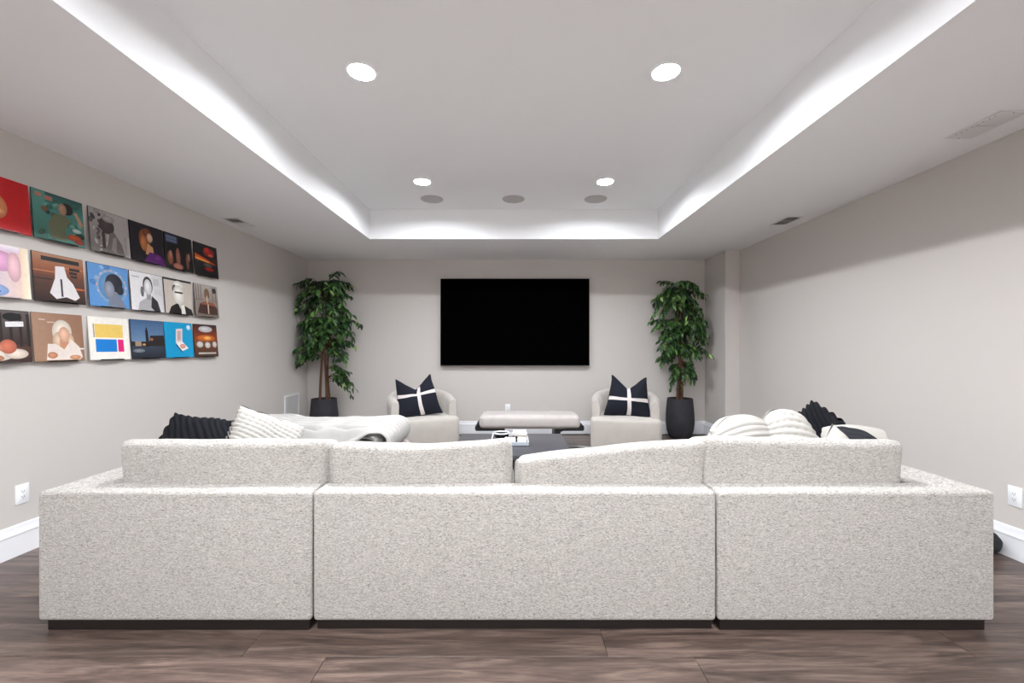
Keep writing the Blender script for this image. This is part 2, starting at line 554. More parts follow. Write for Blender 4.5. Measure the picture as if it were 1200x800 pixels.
def ceiling_vent(x0, x1, y0, y1, label, tilts):
    cx, cy = (x0 + x1) / 2, (y0 + y1) / 2
    t = thing('ceiling_vent', label, 'vent', (cx, cy, H), group='white ceiling registers in the soffit')
    bm = bmesh.new()
    wx, wy = (x1 - x0) / 2, (y1 - y0) / 2
    f = 0.016
    ring = lambda ax, ay, z: [(-ax, -ay, z), (ax, -ay, z), (ax, ay, z), (-ax, ay, z)]
    loft(bm, [ring(wx, wy, -.0005), ring(wx, wy, -.004), ring(wx - f, wy - f, -.006), ring(wx - f, wy - f, -.0005)], False, False)
    link('frame', bm, M['vent_white'], t, smooth=False)
    bm = bmesh.new()
    box(bm, -wx + f, wx - f, -wy + f, wy - f, -.0012, -.0004)
    link('duct_opening', bm, M['vent_dark'], t, smooth=False)
    n = 9
    me = None
    for i in range(n):
        y = -wy + f + (i + .5) * (2 * wy - 2 * f) / n
        if me is None:
            bm = bxm(-wx + f, wx - f, -.010, .010, -.0006, .0006)
            o = link('louver', bm, M['vent_white'], t, smooth=False)
            me = o.data
        else:
            o = bpy.data.objects.new('louver', me)
            COL.objects.link(o); o.parent = t
        o.location = (0, y, -.0065)
        o.rotation_euler = (R(tilts[0] if i < n / 2 else tilts[1]), 0, 0)
    link('crossbar', bxm(-wx + f, wx - f, -.004, .004, -.008, -.0005), M['vent_white'], t, smooth=False)
    for s in (-1, 1):
        bm = bmesh.new()
        lathe(bm, [(.004, -.0055), (.0035, -.007), (.001, -.0075)], (0, s * (wy - .008), 0), n=10)
        link('screw', bm, M['slot'], t)
ceiling_vent(-2.90, -2.745, 4.20, 4.49, 'white slotted ceiling register in the left soffit', (28, -32))
ceiling_vent(2.69, 2.845, 4.15, 4.43, 'small dark slotted ceiling register in far right soffit', (30, 30))
ceiling_vent(2.65, 2.815, 2.30, 2.60, 'large white ceiling register in right soffit at picture edge', (-36, -36))

# ------------------------------------------------------------------ outlets
def outlet(label, loc, rz):
    t = thing('wall_outlet', label, 'outlet', loc, rz, group='white wall outlets')
    link('cover_plate', bxm(-.036, .036, -.007, 0, -.06, .06, bev=.003), M['plate'], t)
    link('receptacle', bxm(-.0175, .0175, -.0095, -.006, -.034, .034, bev=.0015), M['plate'], t)
    for dz in (-.017, .017):
        for dx in (-.006, .006):
            link('slot', bxm(dx - .0012, dx + .0012, -.0102, -.009, dz - .004, dz + .005), M['slot'], t, smooth=False)
        link('slot', bxm(-.002, .002, -.0102, -.009, dz - .011, dz - .007), M['slot'], t, smooth=False)
outlet('white wall outlet above left baseboard near the sofa corner', (XL, 2.592, .365), R(90))
outlet('white wall outlet above right baseboard near the sofa corner', (XR, 2.525, .372), R(-90))
outlet('white wall outlet on back wall under the television', (-.088, YB, .375), 0)
outlet('white wall outlet on left wall behind the blanket', (XL, 5.15, .375), R(90))

# pale vent panel low on the left wall
t = thing('wall_vent', 'pale flat vent panel low on left wall beside the potted tree', 'vent', (XL, 5.745, .30))
bm = bmesh.new()
ring = lambda a, z0, z1, x: [(x, -a, z0), (x, a, z0), (x, a, z1), (x, -a, z1)]
loft(bm, [ring(.185, -.08, .325, .0), ring(.185, -.08, .325, .008), ring(.165, -.06, .305, .011), ring(.165, -.06, .305, .003)], False, False)
bmesh.ops.recalc_face_normals(bm, faces=bm.faces[:])
link('frame', bm, M['trim'], t, smooth=False)
link('backing', bxm(.0005, .003, -.165, .165, -.06, .305), M['vent_white'], t, smooth=False)
me = None
for i in range(18):
    if me is None:
        o = link('slat', bxm(0, .0015, -.165, .165, -.009, .009), M['vent_white'], t, smooth=False); me = o.data
    else:
        o = bpy.data.objects.new('slat', me); COL.objects.link(o); o.parent = t
    o.location = (.006, 0, -.05 + i * .0203)
    o.rotation_euler = (0, R(18), 0)

# ================================================================== TELEVISION
t = thing('television', 'large black flat television mounted on the back wall', 'television', (.018, 6.14, 1.63))
TW, TH = 1.079, .629
link('casing', bxm(-TW, TW, -.03, .035, -TH, TH, bev=.006), M['bezel'], t)
link('screen', bxm(-TW + .010, TW - .010, -.0315, -.0295, -TH + .014, TH - .010), M['screen'], t, smooth=False)
bm = bmesh.new()
box(bm, -TW + .002, TW - .002, -.0325, -.0300, -TH + .001, -TH + .008)
link('lower_bezel', bm, M['bezel'], t, smooth=False)
link('wall_mount', bxm(-.4, .4, .03, .0499, -.25, .25, bev=.004), M['black_metal'], t)

# ================================================================== RECORD SLEEVES
def col(*c):
    return lin(*c)
def ell(cx, cy, rx, ry, c, n=18, rot=0):
    ca, sa = math.cos(rot), math.sin(rot)
    pts = []
    for i in range(n):
        a = 2 * PI * i / n
        px, py = rx * math.cos(a), ry * math.sin(a)
        pts.append((cx + px * ca - py * sa, cy + px * sa + py * ca))
    dk = tuple(v * .72 for v in c[:3]) + (1,)
    lt = tuple(min(1, v * 1.22) for v in c[:3]) + (1,)
    return ([(cx - rx * .15, cy + ry * .2)] + pts, [lt] + [dk] * n, 'fan')
def rect(x0, z0, x1, z1, c, ctop=None):
    ctop = ctop or c
    return ([(x0, z0), (x1, z0), (x1, z1), (x0, z1)], [c, c, ctop, ctop])
def hrect(x0, z0, x1, z1, c, cr):
    return ([(x0, z0), (x1, z0), (x1, z1), (x0, z1)], [c, cr, cr, c])
def poly(pts, c):
    return (pts, [c] * len(pts))
def blobs(seed, n, x0, x1, z0, z1, r0, r1, cols):
    g = random.Random(seed)
    return [ell(g.uniform(x0, x1), g.uniform(z0, z1), g.uniform(r0, r1), g.uniform(r0, r1) * .7, g.choice(cols), 12, g.uniform(0, 3)) for _ in range(n)]

# every cover is a plain stand-in: loose colour masses only
A = {}
red = col(196, 18, 24)
A[(0, 0)] = ('red record sleeve with a pale round patch, cut by picture edge', red, [ell(.42, .42, .20, .24, col(222, 140, 90)), ell(.40, .45, .11, .13, col(190, 60, 40)), ell(.5, .34, .07, .05, col(235, 170, 120)), ell(.36, .72, .06, .12, col(120, 20, 20))], red)
teal = col(72, 128, 120)
A[(0, 1)] = ('teal green record sleeve with dark and tan patches', teal,
    [rect(0, .0, .25, 1, col(60, 104, 96), col(86, 150, 138)), rect(.25, .6, 1, 1, col(70, 140, 132), col(40, 84, 80))]
    + blobs(11, 22, .1, .95, .05, .9, .05, .11, [col(52, 96, 84), col(96, 158, 146), col(84, 92, 66), col(60, 86, 66), col(36, 66, 58)])
    + [poly([(.30, .05), (.26, .34), (.40, .58), (.62, .62), (.72, .5), (.60, .3), (.62, .05)], col(104, 108, 82)), ell(.66, .76, .13, .13, col(40, 32, 30)), ell(.57, .73, .085, .13, col(172, 134, 110)), poly([(.8, .72), (.86, .75), (.99, .5), (.93, .42)], col(176, 140, 112)), ell(.22, .64, .06, .06, col(120, 84, 60)), ell(.78, .16, .15, .07, col(188, 84, 48)), ell(.88, .08, .1, .05, col(150, 60, 50)), ell(.84, .33, .1, .05, col(180, 200, 196)), rect(.05, .87, .18, .95, col(178, 120, 106)), rect(.24, .84, .38, .93, col(178, 110, 100))], col(30, 40, 38))
A[(0, 2)] = ('grey monochrome record sleeve with a dark slanted shape', col(176, 170, 168),
    [rect(0, 0, .4, 1, col(120, 114, 112), col(170, 165, 162))]
    + blobs(5, 26, .0, .42, .05, .95, .03, .08, [col(92, 86, 86), col(190, 186, 184), col(60, 55, 56), col(150, 146, 144)])
    + [ell(.42, .66, .19, .2, col(74, 64, 64), rot=.5), ell(.47, .83, .16, .08, col(166, 158, 156)), poly([(.36, .0), (.48, .5), (.6, .55), (.78, .3), (.86, .0)], col(116, 108, 106)), poly([(.5, .1), (.56, .4), (.66, .44), (.62, .05)], col(150, 143, 141)), rect(.28, .1, .36, .5, col(66, 58, 58)), hrect(.86, 0, 1, .5, col(150, 146, 144), col(196, 193, 190))], col(60, 56, 56))
A[(0, 3)] = ('near black record sleeve with amber patch and purple base', col(26, 20, 30),
    [ell(.42, .58, .17, .30, col(150, 84, 44)), ell(.38, .5, .09, .2, col(196, 120, 62)), ell(.5, .8, .14, .12, col(120, 58, 36)), ell(.58, .68, .09, .12, col(222, 180, 150)), poly([(.42, .22), (.5, .52), (.66, .44), (.68, .2)], col(214, 158, 112)), poly([(.38, .05), (.55, .3), (.85, .28), (1, .16), (1, 0), (.4, 0)], col(92, 34, 112)), ell(.8, .18, .12, .07, col(120, 48, 140), rot=.3)], col(14, 12, 16))
A[(0, 4)] = ('black record sleeve with grey lettered block and flesh toned shapes', col(20, 18, 22),
    [rect(.06, .74, .46, .95, col(72, 84, 116)), rect(.08, .86, .44, .92, col(104, 116, 148)), rect(.08, .77, .44, .83, col(104, 116, 148)), ell(.18, .3, .10, .2, col(152, 92, 66)), ell(.20, .4, .05, .12, col(190, 130, 100)), ell(.46, .36, .08, .28, col(158, 100, 84)), ell(.44, .1, .18, .09, col(176, 112, 92)), ell(.8, .3, .06, .24, col(140, 84, 70)), ell(.86, .44, .04, .12, col(180, 130, 112))], col(14, 12, 14))
A[(0, 5)] = ('black record sleeve with red cloud and orange streak', col(24, 24, 28),
    [rect(0, .38, 1, .62, col(34, 32, 34), col(60, 26, 22)), poly([(.02, .47), (.02, .66), (.5, .55), (.95, .42), (.5, .44)], col(214, 84, 34)), poly([(.04, .5), (.04, .55), (.6, .48), (.6, .45)], col(246, 186, 84)), ell(.62, .78, .25, .14, col(168, 26, 26)), ell(.55, .84, .12, .09, col(210, 44, 34)), ell(.7, .7, .12, .05, col(232, 92, 56)), ell(.6, .24, .2, .06, col(170, 32, 30)), ell(.55, .36, .2, .06, col(86, 92, 90)), rect(0, .0, 1, .14, col(16, 18, 22))], col(10, 10, 12))
A[(1, 0)] = ('pastel pink and lilac record sleeve cut by picture edge', col(216, 190, 222),
    [hrect(0, 0, 1, 1, col(186, 186, 222), col(240, 210, 190)), ell(.5, .68, .32, .2, col(226, 168, 208)), ell(.75, .6, .12, .3, col(236, 190, 200)), rect(0, .88, 1, 1, col(224, 200, 226), col(246, 242, 244)), hrect(.86, 0, 1, 1, col(242, 214, 190), col(248, 238, 214)), ell(.28, .38, .12, .22, col(200, 180, 150)), ell(.34, .12, .3, .13, col(150, 178, 226)), poly([(.3, .2), (.46, .16), (.52, .08), (.36, .1)], col(56, 96, 176))], col(226, 214, 220))
A[(1, 1)] = ('brown streaked record sleeve with white figure and black title strip', col(88, 56, 42),
    [rect(0, .82, 1, 1, col(150, 98, 70), col(170, 122, 92)), rect(0, .55, 1, .82, col(110, 62, 42), col(158, 96, 62)), rect(0, .3, 1, .55, col(66, 44, 38), col(100, 58, 42)), rect(0, 0, 1, .3, col(40, 28, 26), col(78, 46, 36)), rect(.55, .3, 1, .34, col(186, 98, 54)), rect(.0, .62, .4, .64, col(190, 120, 80)), rect(.6, .74, 1, .76, col(196, 116, 74)), rect(0, .45, .35, .48, col(44, 34, 32)), rect(.16, .85, .92, .94, col(24, 22, 24)), rect(.70, .71, .92, .77, col(30, 26, 28)), rect(.70, .63, .86, .69, col(30, 26, 28)), rect(.72, .56, .86, .61, col(30, 26, 28)),
     poly([(.28, .18), (.40, .50), (.42, .76), (.60, .78), (.64, .56), (.76, .42), (.88, .14), (.78, .06), (.6, .12), (.40, .06)], col(222, 218, 220)), rect(.5, .12, .54, .5, col(54, 52, 58))], col(48, 38, 34))
A[(1, 2)] = ('sky blue record sleeve with grey head silhouette and pale halo', col(92, 146, 204),
    blobs(21, 14, .05, .95, .05, .95, .05, .12, [col(110, 160, 214), col(74, 126, 190), col(130, 172, 216)])
    + [ell(.56, .5, .40, .42, col(140, 178, 218)), ell(.56, .5, .33, .35, col(100, 152, 206))]
    + [ell(.56 + .37 * math.cos(a), .5 + .39 * math.sin(a), .035, .02, c, 8, a + PI / 2) for a, c in [(R(200 - i * 22), col(212, 170, 150) if i % 3 else col(206, 190, 214)) for i in range(11)]]
    + [poly([(.42, .0), (.5, .3), (.72, .34), (.9, .02), (.9, 0)], col(120, 128, 146)), ell(.52, .46, .17, .25, col(138, 144, 160)), ell(.62, .60, .22, .22, col(40, 40, 50)), ell(.76, .44, .10, .12, col(44, 44, 54)), ell(.49, .42, .13, .21, col(142, 148, 164))], col(40, 60, 100))
A[(1, 3)] = ('white record sleeve with grey toned bust on pale newsprint', col(226, 224, 226),
    [hrect(.62, 0, 1, 1, col(214, 212, 214), col(206, 204, 206)), rect(.70, .7, .88, .9, col(190, 188, 192)), rect(.72, .45, .95, .6, col(200, 198, 200)), rect(.06, .86, .28, .88, col(150, 148, 152)), poly([(.18, .0), (.24, .22), (.45, .34), (.62, .34), (.78, .26), (.86, 0)], col(176, 174, 178)), poly([(.58, .1), (.62, .42), (.8, .28), (.88, 0), (.7, 0)], col(44, 42, 46)), rect(.46, .3, .6, .5, col(150, 147, 150)), ell(.52, .68, .15, .24, col(60, 58, 62)), ell(.52, .64, .12, .21, col(222, 220, 222)), ell(.34, .5, .05, .14, col(110, 108, 112))], col(60, 58, 60))
A[(1, 4)] = ('beige record sleeve with high contrast black and white bust', col(196, 186, 176),
    [rect(0, .95, 1, 1, col(40, 38, 38)), ell(.5, .83, .2, .14, col(226, 222, 216)), ell(.36, .72, .08, .12, col(110, 102, 96)), ell(.5, .56, .2, .28, col(232, 228, 222)), rect(.36, .60, .66, .65, col(60, 54, 52)), poly([(.1, 0), (.2, .2), (.4, .3), (.6, .1), (.7, .26), (.95, .16), (1, 0)], col(34, 31, 31)), poly([(.56, .0), (.56, .26), (.68, .28), (.72, .0)], col(226, 222, 216)), ell(.42, .2, .08, .1, col(24, 22, 22))], col(60, 55, 52))
A[(1, 5)] = ('grey brown record sleeve with blurred figure on dark red', col(140, 128, 120),
    [rect(0, .55, 1, 1, col(150, 138, 130), col(176, 168, 162))]
    + [rect(x, .5, x + .03, .98, col(104, 94, 88)) for x in (.06, .16, .26, .76, .9)]
    + [poly([(.08, .1), (.2, .4), (.45, .48), (.75, .46), (.95, .3), (.95, .05)], col(74, 50, 46)), poly([(.2, .38), (.42, .46), (.78, .46), (.94, .34), (.6, .38)], col(150, 84, 66)), ell(.52, .72, .11, .18, col(120, 92, 74)), ell(.52, .55, .05, .14, col(190, 164, 140)), rect(.52, .1, .57, .4, col(206, 186, 160)), ell(.86, .86, .09, .09, col(44, 42, 44)), rect(0, 0, 1, .08, col(120, 108, 100))], col(70, 62, 60))
A[(2, 0)] = ('dark wood toned record sleeve with white sticker, cut by picture edge', col(66, 50, 46),
    [rect(0, .35, 1, 1, col(56, 42, 40), col(96, 88, 88))] + [rect(x, .3, x + .05, .95, col(46, 34, 32)) for x in (.3, .5, .66, .82, .95)]
    + [rect(0, 0, 1, .3, col(60, 44, 40), col(86, 60, 50)), ell(.4, .14, .3, .12, col(226, 218, 208)), ell(.75, .16, .2, .1, col(220, 206, 192)), ell(.62, .3, .14, .14, col(196, 110, 88)), ell(.4, .28, .16, .08, col(206, 132, 104)), ell(.3, .08, .25, .08, col(200, 142, 108)), ell(.72, .88, .16, .08, col(22, 22, 24)), poly([(.6, .68), (.6, .78), (.9, .8), (.9, .7)], col(228, 228, 230))], col(30, 26, 26))
A[(2, 1)] = ('tan record sleeve with pale haired figure in white wrap', col(150, 116, 96),
    [hrect(0, 0, 1, 1, col(164, 130, 108), col(146, 108, 86)), ell(.56, .62, .2, .26, col(228, 216, 202)), ell(.50, .42, .14, .2, col(214, 186, 160)), ell(.70, .4, .1, .2, col(214, 186, 160)), rect(.5, .25, .68, .46, col(196, 140, 112)), ell(.6, .56, .115, .17, col(222, 176, 150)), poly([(.22, .02), (.26, .36), (.42, .36), (.58, .24), (.74, .46), (.9, .3), (.96, .08), (.9, .02)], col(228, 216, 208)), ell(.34, .12, .1, .07, col(196, 138, 104)), ell(.8, .07, .12, .05, col(206, 150, 116)), rect(.9, .24, 1, .27, col(236, 228, 220)), rect(.12, .86, .24, .875, col(222, 206, 192)), rect(.28, .81, .42, .825, col(222, 206, 192))], col(126, 98, 82))
A[(2, 2)] = ('white record sleeve with yellow, blue and pink colour blocks', col(238, 234, 226),
    [rect(.14, .52, .84, .84, col(230, 196, 104)), rect(.14, .18, .66, .48, col(24, 124, 206)), rect(.69, .18, .84, .48, col(222, 30, 120)), rect(.1, .52, .13, .84, col(160, 146, 142))], col(226, 222, 214))
A[(2, 3)] = ('dusk blue record sleeve with dark building shapes', col(74, 104, 140),
    [rect(0, .42, 1, 1, col(104, 134, 168), col(62, 92, 130)), rect(0, 0, 1, .36, col(34, 36, 44), col(56, 68, 84)), rect(.0, .32, 1, .44, col(36, 30, 32)), poly([(.42, .3), (.42, .72), (.46, .84), (.5, .72), (.52, .3)], col(30, 28, 34)), poly([(.5, .36), (.56, .6), (1, .62), (1, .34)], col(40, 32, 34)), rect(.1, .32, .28, .44, col(160, 138, 116)), ell(.6, .5, .06, .04, col(150, 96, 60)), ell(.2, .2, .18, .05, col(120, 128, 138)), ell(.36, .36, .05, .03, col(200, 150, 96))], col(40, 48, 60))
A[(2, 4)] = ('bright cyan record sleeve with small open white box', col(14, 150, 200),
    [poly([(.36, .42), (.40, .82), (.64, .84), (.6, .46)], col(222, 206, 204)), poly([(.42, .48), (.45, .76), (.58, .77), (.55, .5)], col(186, 164, 162)), poly([(.36, .42), (.6, .46), (.82, .26), (.58, .18)], col(236, 230, 228)), poly([(.36, .42), (.58, .18), (.58, .12), (.37, .34)], col(20, 72, 108)), ell(.6, .32, .1, .07, col(220, 150, 132)), ell(.87, .88, .08, .08, col(206, 226, 236))], col(20, 110, 150))
A[(2, 5)] = ('dark brown record sleeve with orange glow and white patches', col(72, 48, 40),
    [rect(0, .5, 1, 1, col(150, 62, 30), col(56, 40, 40)), rect(0, 0, 1, .5, col(64, 46, 38), col(120, 70, 44)), ell(.5, .58, .4, .1, col(206, 104, 44)), ell(.56, .58, .16, .06, col(246, 176, 84)), ell(.5, .86, .3, .1, col(196, 192, 196)), ell(.22, .38, .14, .1, col(206, 202, 198)), ell(.55, .36, .12, .1, col(206, 202, 198)), ell(.86, .38, .1, .1, col(200, 196, 192)), rect(.14, .08, .9, .13, col(196, 190, 182))], col(36, 28, 26))

COLY = [2.303, 2.637, 2.978, 3.307, 3.632, 3.966]
ROWZ = [1.952, 1.558, 1.172]
S = 0.315
LEAN = -math.asin(.026 / S)
rowname = ['top', 'middle', 'bottom']
for (r, c), (label, bg, shapes, edge) in A.items():
    yc, z = COLY[c] + S / 2, ROWZ[r]
    me_edge = simple('sleeve_edge', edge, 0.6, 0.3, var=0.05)
    jit = random.Random(r * 10 + c).uniform(-.006, .006)
    sl = tag(link('record_sleeve', bxm(-.004, 0, -S / 2, S / 2, 0, S, bev=.001, seg=1), me_edge, loc=(XL + .032, yc + jit, z), smooth=False),
             label, 'record sleeve', 'record sleeves on the left wall')
    sl.rotation_euler = (0, LEAN, R(random.Random(r * 7 + c).uniform(-.6, .6)))
    bm = bmesh.new()
    cols = []
    allsh = [rect(0, 0, 1, 1, bg)] + shapes
    for i, sh in enumerate(allsh):
        pts, cs = sh[0], sh[1]
        lay = .0003 + i * .00004
        m_ = .003
        vs_ = [bm.verts.new((lay, -S / 2 + m_ + max(0, min(1, p[0])) * (S - 2 * m_), m_ + max(0, min(1, p[1])) * (S - 2 * m_))) for p in pts]
        cols += cs
        if len(sh) == 3:
            tris = [(vs_[0], vs_[k], vs_[k + 1 if k + 1 < len(vs_) else 1]) for k in range(1, len(vs_))]
        else:
            tris = [vs_]
        for q in tris:
            f = bm.faces.new(q)
            f.normal_update()
            if f.normal.x < 0:
                f.normal_flip()
    pr = link('cover_print', bm, M['print'], sl, smooth=False)
    tint(pr, cols)
    # clear ledge under the sleeve
    bm = bmesh.new()
    prism(bm, [(0, -.004), (.046, -.004), (.046, .005), (.043, .005), (.043, -.001), (.003, -.001), (.003, .03), (0, .03)], 'y', -.09, .09)
    lname = {(0, 4): 'black lettered', (0, 5): 'black and red'}.get((r, c), label.split(' record sleeve')[0])
    ld = tag(link('record_ledge', bm, M['acrylic'], loc=(XL, yc, z), smooth=False),
             f'clear acrylic ledge under the {lname} sleeve in {rowname[r]} row', 'ledge', 'clear ledges on the left wall')

# ================================================================== SECTIONAL SOFA
SY = 1.875                                    # rear face of the sofa
BT, ZT, ZB = 0.135, 0.622, 0.046              # back thickness, frame top, underside
SEATZ = 0.455
def bump_edges(bm, amp=.004):
    for v in bm.verts:
        n = mnoise.noise(v.co * 3.1)
        v.co += Vector((n, mnoise.noise(v.co * 2.7 + Vector((5, 1, 2))), mnoise.noise(v.co * 2.3 + Vector((1, 9, 4))))) * amp
def seam_line(pts, root):
    bm = bmesh.new()
    tube(bm, pts, .0032, 6)
    wpart('seam', bm, M['boucle'], root)

def placed(size, r, c, **kw):
    bm = rbox(size, r, **kw)
    return xf(bm, Matrix.Translation(Vector(c)))

G = 'pieces of the cream boucle sectional'
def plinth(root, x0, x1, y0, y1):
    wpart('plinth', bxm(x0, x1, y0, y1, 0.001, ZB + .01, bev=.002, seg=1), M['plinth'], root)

# left corner piece
lx0, lx1, ly1 = -2.117, -.8995, 3.05
root = thing('sofa_corner', 'left corner piece of cream boucle sectional seen from behind', 'sofa', ((lx0 + lx1) / 2, 2.45, 0), group=G)
bm = bmesh.new()
prism(bm, [(lx0, SY), (lx1, SY), (lx1, SY + BT), (lx0 + .245, SY + BT), (lx0 + .245, ly1), (lx0, ly1)], 'z', ZB, ZT, bev=.017, seg=4)
wpart('frame', bm, M['boucle'], root)
seam_line([(lx0 + .02, SY + .002, ZT - .022), (lx1 - .02, SY + .002, ZT - .022)], root)
wpart('seat_base', placed((.97, 1.04, .23), .02, (lx0 + .732, 2.528, ZB + .117), n=(3, 3, 2)), M['boucle'], root)
wpart('seat_cushion', placed((.97, 1.04, .19), .06, (lx0 + .732, 2.53, SEATZ - .09), n=(8, 8, 3), puff=(0, 0, .015)), M['boucle'], root)
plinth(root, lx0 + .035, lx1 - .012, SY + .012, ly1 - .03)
# middle piece
mx0, mx1 = -.8925, .9005
root = thing('sofa_middle', 'wide armless middle piece of cream boucle sectional', 'sofa', (0, 2.4, 0), group=G)
bm = bmesh.new()
box(bm, mx0, mx1, SY, SY + BT, ZB, ZT, bev=.017, seg=4)
wpart('frame', bm, M['boucle'], root)
seam_line([(mx0 + .02, SY + .002, ZT - .022), (mx1 - .02, SY + .002, ZT - .022)], root)
wpart('seat_base', placed((1.78, .96, .23), .02, (0.004, 2.492, ZB + .117), n=(3, 3, 2)), M['boucle'], root)
for s in (-1, 1):
    wpart('seat_cushion', placed((.885, .96, .19), .06, (.004 + s * .4455, 2.493, SEATZ - .09), n=(8, 8, 3), puff=(0, 0, .02)), M['boucle'], root)
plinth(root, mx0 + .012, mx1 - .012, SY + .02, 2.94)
# right corner piece
rx0, rx1 = .9075, 2.14
root = thing('sofa_corner', 'right corner piece of cream boucle sectional, beside right baseboard', 'sofa', ((rx0 + rx1) / 2, 2.45, 0), group=G)
bm = bmesh.new()
prism(bm, [(rx0, SY), (rx1, SY), (rx1, ly1), (rx1 - .262, ly1), (rx1 - .262, SY + BT), (rx0, SY + BT)], 'z', ZB, ZT, bev=.017, seg=4)
wpart('frame', bm, M['boucle'], root)
seam_line([(rx0 + .02, SY + .002, ZT - .022), (rx1 - .02, SY + .002, ZT - .022)], root)
wpart('seat_base', placed((.965, 1.04, .23), .02, (rx0 + .486, 2.528, ZB + .117), n=(3, 3, 2)), M['boucle'], root)
wpart('seat_cushion', placed((.965, 1.04, .19), .06, (rx0 + .486, 2.53, SEATZ - .09), n=(8, 8, 3), puff=(0, 0, .015)), M['boucle'], root)
plinth(root, rx0 + .012, rx1 - .035, SY + .012, ly1 - .03)
# left chaise piece
cy0, cy1 = 3.058, 3.75
root = thing('sofa_chaise', 'left forward seat of cream sectional, under the folded blanket', 'sofa', ((lx0 + lx1) / 2, 3.4, 0), group=G)
wpart('arm', bxm(lx0, lx0 + .245, cy0, cy1, ZB, ZT, bev=.02, seg=4), M['boucle'], root)
wpart('seat_base', placed((.97, cy1 - cy0, .23), .02, (lx0 + .732, (cy0 + cy1) / 2, ZB + .117), n=(3, 3, 2)), M['boucle'], root)
wpart('seat_cushion', placed((.97, cy1 - cy0, .19), .06, (lx0 + .732, (cy0 + cy1) / 2, SEATZ - .09), n=(8, 8, 3), puff=(0, 0, .015)), M['boucle'], root)
plinth(root, lx0 + .035, lx1 - .03, cy0 + .01, cy1 - .03)

# loose back cushions
def back_cushion(x0, x1, label, topf, seed, tilt=4.0, y=2.115, zt=.805):
    wd, ht, th = x1 - x0, zt - SEATZ + .005, .20
    def fn(p, u):
        k = max(0.0, (u[2] + 1) / 2)
        p.z -= .062 * k * (u[1] + 1) / 2
        p.z += topf(u[0]) * k
        q = Vector((p.x * 2.2 + seed, p.y * 3, p.z * 2.5))
        p.y += .014 * mnoise.noise(q * 1.6)
        p.z += .006 * mnoise.noise(q * 2.4)
        # soft creases running out from the sagging top
        p.y -= .006 * math.sin(7 * p.z * 6 + 3 * u[0]) * max(0, 1 - abs(u[0])) * seed_c
        return p
    seed_c = 0.6 if topf(0) < -.02 else 0.15
    bm = rbox((wd, th, ht), .042, n=(18, 4, 8), puff=(.010, .022, .005), fn=fn, pe=.4)
    xf(bm, Matrix.Translation((0, 0, ht / 2)))
    o = link('back_cushion', bm, M['boucle'], loc=((x0 + x1) / 2, y, SEATZ), angle=60)
    o.rotation_euler = (R(tilt), 0, 0)
    tag(o, label, 'cushion', 'loose back cushions along the rear of the sectional')
    # welt round the top rear edge
    return o
back_cushion(-1.865, -.885, 'leftmost cream boucle back cushion, straight topped, below the black pillow', lambda u: .0, 1.0, zt=.834)
back_cushion(-.875, -.015, 'second cream boucle back cushion from left, with sagging creased top', lambda u: -.028 * math.cos(u * 1.5) + .004 * u - (.02 if u < -.75 else 0) * (abs(u) - .75) * 4, 5.0, zt=.840)
back_cushion(.012, .915, 'third cream boucle back cushion from left, sloping up to the right', lambda u: -.030 + .045 * u - .012 * u * u, 9.0, zt=.832, y=2.11)
back_cushion(.885, 1.862, 'rightmost cream boucle back cushion, below the white channelled pillows', lambda u: -.012 * u, 13.0, zt=.836, y=2.125)

# ------------------------------------------------------------------ throw pillows
def pillow_fn(wd, ht, th, pinch=.05, power=.5, ribs=0, amp=0.0, ang=0.0, notch=0.0, rnd=0.0, taper=0.0, seed=0.0, lump=.01, scal=1.0):
    ca, sa = math.cos(ang), math.sin(ang)
    def P(u, v, side, off=0.0):
        x = u * (1 - pinch * (1 - v * v))
        z = v * (1 - pinch * (1 - u * u))
        if rnd:
            x, z = x * (1 - rnd + rnd * math.sqrt(max(0, 1 - v * v / 2))), z * (1 - rnd + rnd * math.sqrt(max(0, 1 - u * u / 2)))
        T = th / 2 * (max(0, 1 - u * u) * max(0, 1 - v * v)) ** power
        if taper:
            x *= 1 - taper * (v + 1) / 2
        if notch:
            vv = max(0, (v + .25) / 1.25)
            z -= notch * max(0, 1 - abs(u) * 1.05) ** 1.1 * vv ** 1.5
            T *= 1 - .45 * vv * math.exp(-(u / .3) ** 2)
        if ribs:
            ph = abs(math.cos((u * ca + v * sa) * ribs * PI / 2))
            T += amp * (ph ** .7 - .3) * (max(0, 1 - u ** 8) * max(0, 1 - v ** 8)) ** .5
            k = 1 + scal * amp * (ph - .6) / (wd / 2)
            e = max(abs(u), abs(v)) ** 3
            x *= 1 + (k - 1) * e; z *= 1 + (k - 1) * e
        q = Vector((u * 1.4 + seed, v * 1.4, side * .6 + seed))
        return Vector((x * wd / 2 + lump * mnoise.noise(q + Vector((3, 3, 3))), side * (T + off) + lump * mnoise.noise(q), z * ht / 2 + lump * .6 * mnoise.noise(q + Vector((7, 2, 1)))))
    return P
def pgrid(P, u0=-1, u1=1, v0=-1, v1=1, nu=40, nv=40, off=0.0, sides=(1, -1)):
    bm = bmesh.new()
    for s in sides:
        g = [[bm.verts.new(P(u0 + (u1 - u0) * i / nu, v0 + (v1 - v0) * j / nv, s, off)) for j in range(nv + 1)] for i in range(nu + 1)]
        for i in range(nu):
            for j in range(nv):
                q = (g[i][j], g[i + 1][j], g[i + 1][j + 1], g[i][j + 1])
                bm.faces.new(q if s < 0 else q[::-1])
    bmesh.ops.remove_doubles(bm, verts=bm.verts[:], dist=1e-5)
    return bm
def pillow(name, label, mat, P, loc, rot, group, n=40):
    o = link(name, pgrid(P, nu=n, nv=n), mat, loc=loc, angle=70)
    o.rotation_euler = [R(a) for a in rot]
    return tag(o, label, 'pillow', group)
GP = 'throw pillows piled on the sectional'
